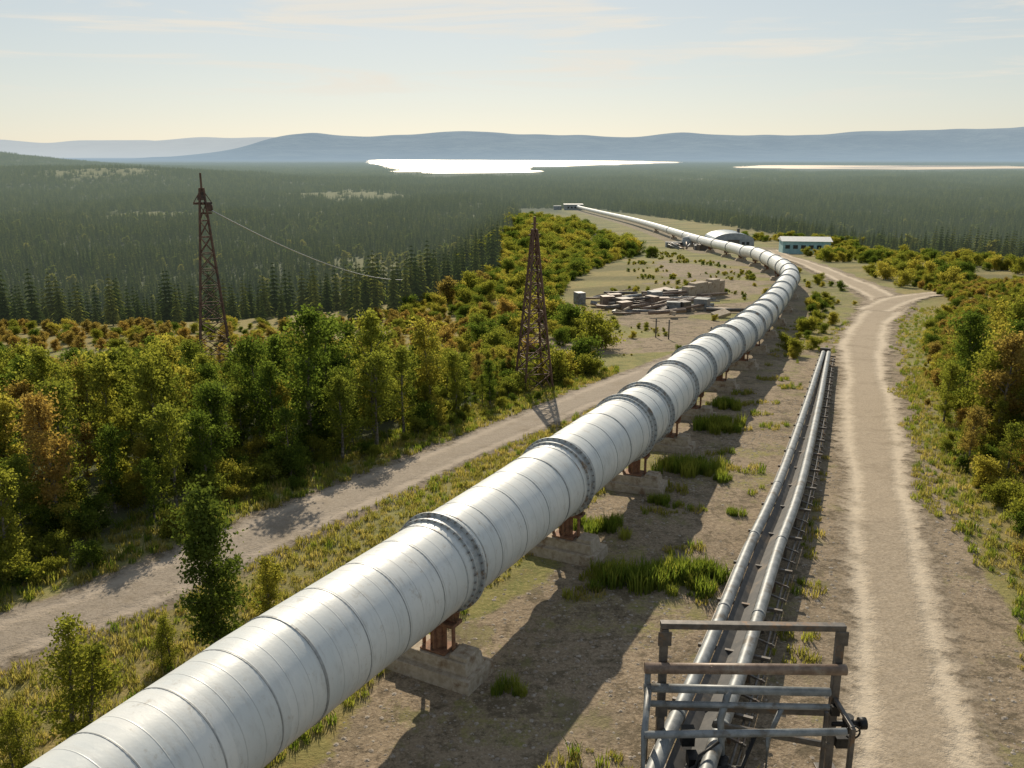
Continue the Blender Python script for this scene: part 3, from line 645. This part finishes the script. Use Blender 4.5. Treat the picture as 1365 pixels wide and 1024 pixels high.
# ---- left woodland trees
x,y=jgrid(-75,16,8,62,1.65)
dl=(x-fx_(y))*.85;keep=(dl<-3.5)&(x>-.78*y-14)
x,y,dl=x[keep],y[keep],dl[keep];bear=x/y
Hh=np.interp(y,[8,25,36,44,50,56,62],[4.5,4.8,4.7,3.5,2.4,1.7,1.2])*R.uniform(.52,1.18,len(x))*np.where(dl>-4.8,.75,1)
Hh=Hh*(1-.14*ss(-.3,-.5,bear))
Hh=np.where((x>-9)&(x<0)&(y>33)&(y<46),Hh*1.2,Hh)
Hh=np.where((x>2.5),Hh*.85,Hh)
u=R.rand(len(x));po=np.clip(.06+1.0*np.clip(-bear-.42,0,.5)+.35*ss(46,58,y),0,.8)
vi=np.where(u<po,np.where(R.rand(len(x))<.6,5,4),R.choice([0,1,2,0,4,6,1,2,3],len(x)))
front=(dl>-7)&(y<56)&(x>-.66*y-3)
fi=np.where(front)[0]
first={}
for i in fi:
    v=int(vi[i]);o=put('birch_tree',TM[v],x[i],y[i],Hh[i]/5,R.rand()*6.28)
    first.setdefault(v,o)
for v in range(7):
    if v not in first:first[v]=put('birch_tree',TM[v],-25-v*2,30,1.0,0)
tl=sorted(first.items(),key=lambda kv:kv[1].name);remap={kv[0]:i for i,kv in enumerate(tl)};TT=[kv[1] for kv in tl]
rm=np.array([remap[v] for v in range(7)])
bk=~front
scatter('woodland',x[bk],y[bk],Hh[bk]/5,rm[vi[bk]],TT)
# ---- right trees
x,y=jgrid(14,90,22,118,1.4)
dr=(x-rx_(y))*.92
lim=np.interp(y,[22,30,36,45,55,70,90,110],[4.8,3.6,3.0,3.3,4.4,7,9,11])
keep=(dr>lim)&(x<.80*y+14)&((y<60)|(R.rand(len(x))<.30))&(y<112)&((y>32)|(R.rand(len(x))<.6))
x,y,dr=x[keep],y[keep],dr[keep]
Hh=np.interp(y,[22,29,34,38,48,56,64,110],[1.4,2.1,3.3,4.5,4.7,3.4,1.9,1.5])*R.uniform(.55,1.15,len(x))*np.where(dr<lim[keep]+.8,.75,1)
vi=R.choice([3,4,3,0,2,1,4,5,0],len(x));fr=(dr<np.interp(y,[20,60],[9,9.5]))&(y<60)&(x<.66*y+3)
for i in np.where(fr)[0]: put('birch_tree',TM[int(vi[i])],x[i],y[i],Hh[i]/5,R.rand()*6.28)
scatter('woodland',x[~fr],y[~fr],Hh[~fr]/5,rm[vi[~fr]],TT)
# ---- shrubs
sh=[put('shrub',SM[0],-12.6,24.4,.5,0),put('shrub',SM[1],-14.5,23.4,.7,1),put('shrub',SM[2],-15.8,22.9,.9,2),put('shrub',SM[3],-11,26.6,.6,3)]
shs=sorted(sh,key=lambda o:o.name);rs4=np.array([shs.index(o) for o in sh])
x,y=jgrid(-75,14,8,60,.95);dl=(x-fx_(y))*.85;k=(dl<-2.3)&(dl>-9)&(x>-.75*y-12)&(nz(x,y,4,8)>-.4);x,y,dl=x[k],y[k],dl[k]
scatter('undergrowth',x,y,R.uniform(.25,.75,len(x))*np.where(dl>-3.4,.5,1),rs4[R.choice([0,0,1,1,3,0],len(x))],shs)
# field of autumn shrubs to crest + mid ridge
x,y=jgrid(-110,34,54,215,1.6);dp=(x-px_(y))
k=((y<84)|(dp>-ledge(y)-6))&(x<np.interp(y,[54,62,70,80,100,130,170,215],[4,7,8,6,5,8,18,28]))&(x>-.72*y-14)
k&=(nz(x,y,13,9)>-.65)
x,y,dp=x[k],y[k],dp[k];w=ss(80,105,y)*1.0;w=np.maximum(w,ss(-.15,.05,x/y))
vi=np.where(R.rand(len(x))<.62-.57*w,2,R.choice([0,1,3,0],len(x)))
scatter('autumn_shrubs',x,y,R.uniform(.24,.68,len(x))*(1+1.5*w*R.rand(len(x))**1.3),rs4[vi],shs)
x,y=jgrid(-30,34,200,520,4.0);dp=x-px_(y);k=(dp>-60)&(dp<-12)&(nz(x,y,30,9)>-.1);x,y=x[k],y[k]
scatter('autumn_shrubs',x,y,R.uniform(1.0,2.6,len(x)),rs4[R.choice([0,1,3,0],len(x))],shs)
# right slope shrubs
x,y=jgrid(12,120,20,128,1.1);dr=(x-rx_(y))*.92;k=(dr>edge_r(y)+.7+3*ss(60,100,y))&(x<.8*y+16)&(nz(x,y,7,10)>-.9);x,y,dr=x[k],y[k],dr[k]
k=(dr>edge_r(y)+1.4)|(R.rand(len(x))<.4);x,y,dr=x[k],y[k],dr[k]
scatter('slope_shrubs',x,y,R.uniform(.22,.78,len(x))*np.where(dr<edge_r(y)+1.5,.6,1),rs4[R.choice([0,1,3,2,0,2,3],len(x))],shs)
x,y=jgrid(40,160,120,300,3.2);dp=x-px_(y);k=(dp>16)&(dp<48)&(np.hypot(x-66,y-238)>26)&(np.abs(x-rx_(y))>5)&(nz(x,y,24,10)>-.1);x,y=x[k],y[k]
scatter('slope_shrubs',x,y,R.uniform(.6,1.6,len(x)),rs4[R.choice([0,1,3,0],len(x))],shs)
x,y=jgrid(20,50,60,170,1.9);dp=x-px_(y);dr=x-rx_(y);k=(dp>2.6)&(dr<-3.4)&(nz(x,y,6,11)>.0);x,y=x[k],y[k]
scatter('slope_shrubs',x,y,R.uniform(.25,.8,len(x)),rs4[R.choice([0,1,3],len(x))],shs)
x,y=jgrid(2,40,66,230,1.5);dp=x-px_(y);k=(dp<-3)&(dp>-24)&(nz(x,y,9,4)+.35*nz(x,y,3,5)>.30)&~((x>8)&(x<28)&(y>90)&(y<114));x,y=x[k],y[k]
scatter('slope_shrubs',x,y,R.uniform(.08,.45,len(x)),rs4[R.choice([0,1,3],len(x))],shs)
# deciduous thickets mixed into the conifers
TK=tree_mesh('thicket',77,4.0,1.7,.05,6,45,.17,'thicket',.9,3)
tk=put('deciduous_thicket',TK,-46,330,1.0,0)
x,y=jgrid(-420,420,96,640,6.0);d=x-px_(y);k=(np.abs(x)<.72*y+10)&((d<-ledge(y)-5)|((d>48)&(y>140)))&((R.rand(len(x))<.05+.25*(nz(x,y,55,11)>.4))|(clearing(x,y)>.3)&(R.rand(len(x))<.3));x,y=x[k],y[k]
scatter('deciduous_thicket',x,y,R.uniform(.45,1.15,len(x)),np.zeros(len(x)),[tk])
# ---- foreground plants
YT=tree_mesh('young_tree',91,4.3,.78,.04,30,130,.050,'leafd',.55,1)
put('young_tree',YT,-7.3,19.7,.97,.4)
BB=tree_mesh('pale_bush',92,3.0,.55,.03,14,80,.042,'leafy',.8,2)
put('pale_bush',BB,-9.0,16.3,.92,0);put('pale_bush',BB,-6.5,21.0,.62,1.2);put('pale_bush',BB,-8.4,19.0,.42,2.2);put('pale_bush',BB,-9.6,18.2,.3,2.2);put('pale_bush',BB,-9.9,15.2,.45,2.9)
# ---- conifers
C1=[conifer_mesh('conifer_a',1,[(0,0,7.2,1.35)],13,9),conifer_mesh('conifer_b',2,[(0,0,6.0,1.1)],11,8)]
rs=np.random.RandomState(5)
C4=conifer_mesh('conifer_stand',3,[(rs.uniform(-3.4,3.4),rs.uniform(-3.4,3.4),rs.uniform(4.5,8),rs.uniform(1.1,1.5)) for _ in range(6)],7,6)
C20=conifer_mesh('conifer_stand_far',4,[(rs.uniform(-13,13),rs.uniform(-13,13),rs.uniform(4,8),rs.uniform(1.8,2.6)) for _ in range(34)],4,5)
ct=[put('conifer_tree',C1[0],-60,230,1,0),put('conifer_tree',C1[1],-66,236,1,0)]
c4=put('conifer_stand',C4,-70,640,1,0);c20=put('conifer_stand_far',C20,-90,1560,1,0)
def confmask(x,y):
    d=x-px_(y);z=h(x,y);r=np.interp(y,RR[:,0],RR[:,1])
    k=((z<r-1.6)|(d<-ledge(y)-4)|(d>np.interp(y,[130,180,260,400,600,740,900],[64,42,44,40,30,14,3]))|(y>720))&(y>86)
    for q in(1,1.06,1.13,1.2): k&=~(inside(lk[0],x*q,y*q)|inside(lk[1],x*q,y*q))
    return k&(R.rand(*x.shape)>clearing(x,y)*.85)
x,y=jgrid(-560,620,88,640,2.75);k=(np.abs(x)<.72*y+25);x,y=x[k],y[k];k=confmask(x,y)&((x<px_(y))|(y>125))&(R.rand(len(x))>.12+.35*ss(.1,.8,nz(x,y,28,8)));x,y=x[k],y[k]
scatter('conifer_forest',x,y,R.uniform(.40,1.15,len(x))**.9*(1+.22*nz(x,y,45,7)),R.randint(0,2,len(x)),ct)
x,y=jgrid(-1200,1200,640,1560,6.8);k=(np.abs(x)<.70*y+25);x,y=x[k],y[k];k=confmask(x,y);x,y=x[k],y[k]
scatter('conifer_forest',x,y,R.uniform(.65,1.1,len(x))*(1+.2*nz(x,y,90,7)),np.zeros(len(x)),[c4])
x,y=jgrid(-2600,2600,1560,4200,25);k=(np.abs(x)<.68*y+25);x,y=x[k],y[k];k=confmask(x,y);x,y=x[k],y[k]
scatter('conifer_forest',x,y,R.uniform(.6,1.15,len(x)),np.zeros(len(x)),[c20])
# ---- grass
G=[put('grass_tuft',tuft_mesh('grass_tuft_a',1,34,.24,.20,'grass'),-6.0,22.5),put('grass_tuft',tuft_mesh('grass_tuft_b',2,30,.30,.16,'grassg'),-5.0,22.5)]
x,y=jgrid(-22,16,8,64,.26);dp=(x-px_(y))*.88;dl=(x-lx_(y))*.85
k=(dp<-.9)&(dl>1.35)&(nz(x,y,3,6)>-.85);x,y=x[k],y[k]
k=R.rand(len(x))<np.interp(y,[8,30,64],[.9,.8,.45]);x,y=x[k],y[k]
scatter('grass',x,y,R.uniform(.35,1.1,len(x)),(nz(x,y,5,7)+R.normal(size=len(x))*.5>.45).astype(int),G,-.01)
x,y=jgrid(-40,12,8,60,.34);dl=(x-fx_(y))*.85;k=(dl<-1.45)&(dl>-4.8)&(x>-.7*y-8);x,y=x[k],y[k]
scatter('grass',x,y,R.uniform(.5,1.3,len(x)),(R.rand(len(x))<.5).astype(int),G,-.01)
x,y=jgrid(0,80,9,100,.36);dr=(x-rx_(y))*.92;dp=(x-px_(y))*.88
ds=(x-np.interp(y,SL[:,1],SL[:,0]))*.92
k=(dr>edge_r(y)-.5+nz(x,y,3,6)*.6)&(dr<22)&(x<.75*y+6);k|=(ds>1.2)&(dr<-1.9)&(nz(x,y,2.2,5)>.0)&(y<90);k|=(dp>.9)&(ds<-.7)&(y<70)&(nz(x,y,2.2,4)>.50)
k&=(y<60)|(R.rand(len(x))<.4);x,y=x[k],y[k]
scatter('grass',x,y,R.uniform(.35,1.2,len(x)),(R.rand(len(x))<.40).astype(int),G,-.01)
TG=put('tall_grass',tuft_mesh('tall_grass_m',5,90,.62,.30,'grassg',.014),4.3,23.6)
px=[];py=[];sc=[]
for (cx,cy,ax,ay,nn,s_) in [(4.3,23.4,1.5,.55,46,1.0),(5.7,23.9,.5,.3,10,.8),(2.9,23.9,.6,.4,10,.7),(7.1,33.8,1.2,.9,40,.9),(8.2,32.4,.4,.3,8,.7),(9.9,41.2,1.0,1.0,34,1.0),(-.2,18.0,.35,.2,7,.55),(11.5,46,.7,.7,14,.9),(5.3,29.6,.5,.4,10,.7),(7.6,28.4,.3,.3,5,.5),(3.0,27.2,.7,.7,16,.8)]:
    for i in range(nn):
        px.append(cx+R.normal()*ax*.55);py.append(cy+R.normal()*ay*.55);sc.append(s_*R.uniform(.5,1.15))
scatter('tall_grass_patch',np.array(px),np.array(py),np.array(sc),np.zeros(len(px)),[TG],-.01)
# ---- stones
st=[put('stone',stone_mesh(i),2.5+i*.7,20.5+i,.07,0,0) for i in range(3)]
x=R.uniform(-4,16,26000);y=R.uniform(9,48,26000);dp=(x-px_(y))*.88;dr=(x-rx_(y))*.92;k=(dp>-.8)&(dr<4.4)&(np.abs(dr)>.9)&(nz(x,y,4,3)+R.normal(size=len(x))*.4>-.1);x,y=x[k],y[k]
scatter('loose_stones',x,y,.012+.06*R.rand(len(x))**3,R.randint(0,3,len(x)),st,0)
# ------------------------------------------------------------ light, sky, camera
AZ=math.radians(-4);EL=math.radians(33)
sd=Vector((math.sin(AZ)*math.cos(EL),math.cos(AZ)*math.cos(EL),math.sin(EL)))
L=bpy.data.lights.new('sun','SUN');L.energy=5;L.angle=math.radians(.5);L.color=(1,.88,.69);lo=bpy.data.objects.new('sun',L);COL.objects.link(lo);lo.rotation_euler=sd.to_track_quat('Z','Y').to_euler()
w=bpy.data.worlds.new("World");S.world=w;w.use_nodes=True;T=NT(w.node_tree);bg=w.node_tree.nodes['Background']
sk=T.n('ShaderNodeTexSky',_sky_type='NISHITA',_sun_disc=False,_sun_elevation=EL,_sun_rotation=AZ,_dust_density=.3,_air_density=1.0,_ozone_density=2.0)
gm=T.n('ShaderNodeGamma');gm.inputs[1].default_value=.55;T.l(sk.outputs[0],gm.inputs[0])
hs_=T.n('ShaderNodeHueSaturation');hs_.inputs['Saturation'].default_value=.80;hs_.inputs['Value'].default_value=2.0;T.l(gm.outputs[0],hs_.inputs['Color'])
wm=mix(T,1.0,hs_.outputs[0],(1.0,.99,.95),'MULTIPLY')
tc=T.n('ShaderNodeTexCoord').outputs['Generated'];cn=noise(T,scalev(T,tc,(3.2,3.2,42)),1,6,.6,.6)
cz_=T.n('ShaderNodeSeparateXYZ');T.l(tc,cz_.inputs[0]);mk=mth(T,'MULTIPLY',rng(T,cz_.outputs[2],.04,.08),rng(T,cz_.outputs[2],.13,.26,1,.35))
cf=mth(T,'MULTIPLY',rng(T,cn,.48,.66,0,.7),mk)
T.l(mix(T,cf,wm,(7.9,7.3,6.3)),bg.inputs[0]);bg.inputs[1].default_value=.108
c=bpy.data.cameras.new('camera');o=bpy.data.objects.new('camera',c);COL.objects.link(o);S.camera=o
c.sensor_width=36;c.lens=31.17;c.clip_start=.1;c.clip_end=40000;o.location=(0,0,12);o.rotation_euler=(math.radians(90)-math.atan(307/1182),0,0)
S.view_settings.view_transform='Standard';S.view_settings.look='None';S.view_settings.exposure=0
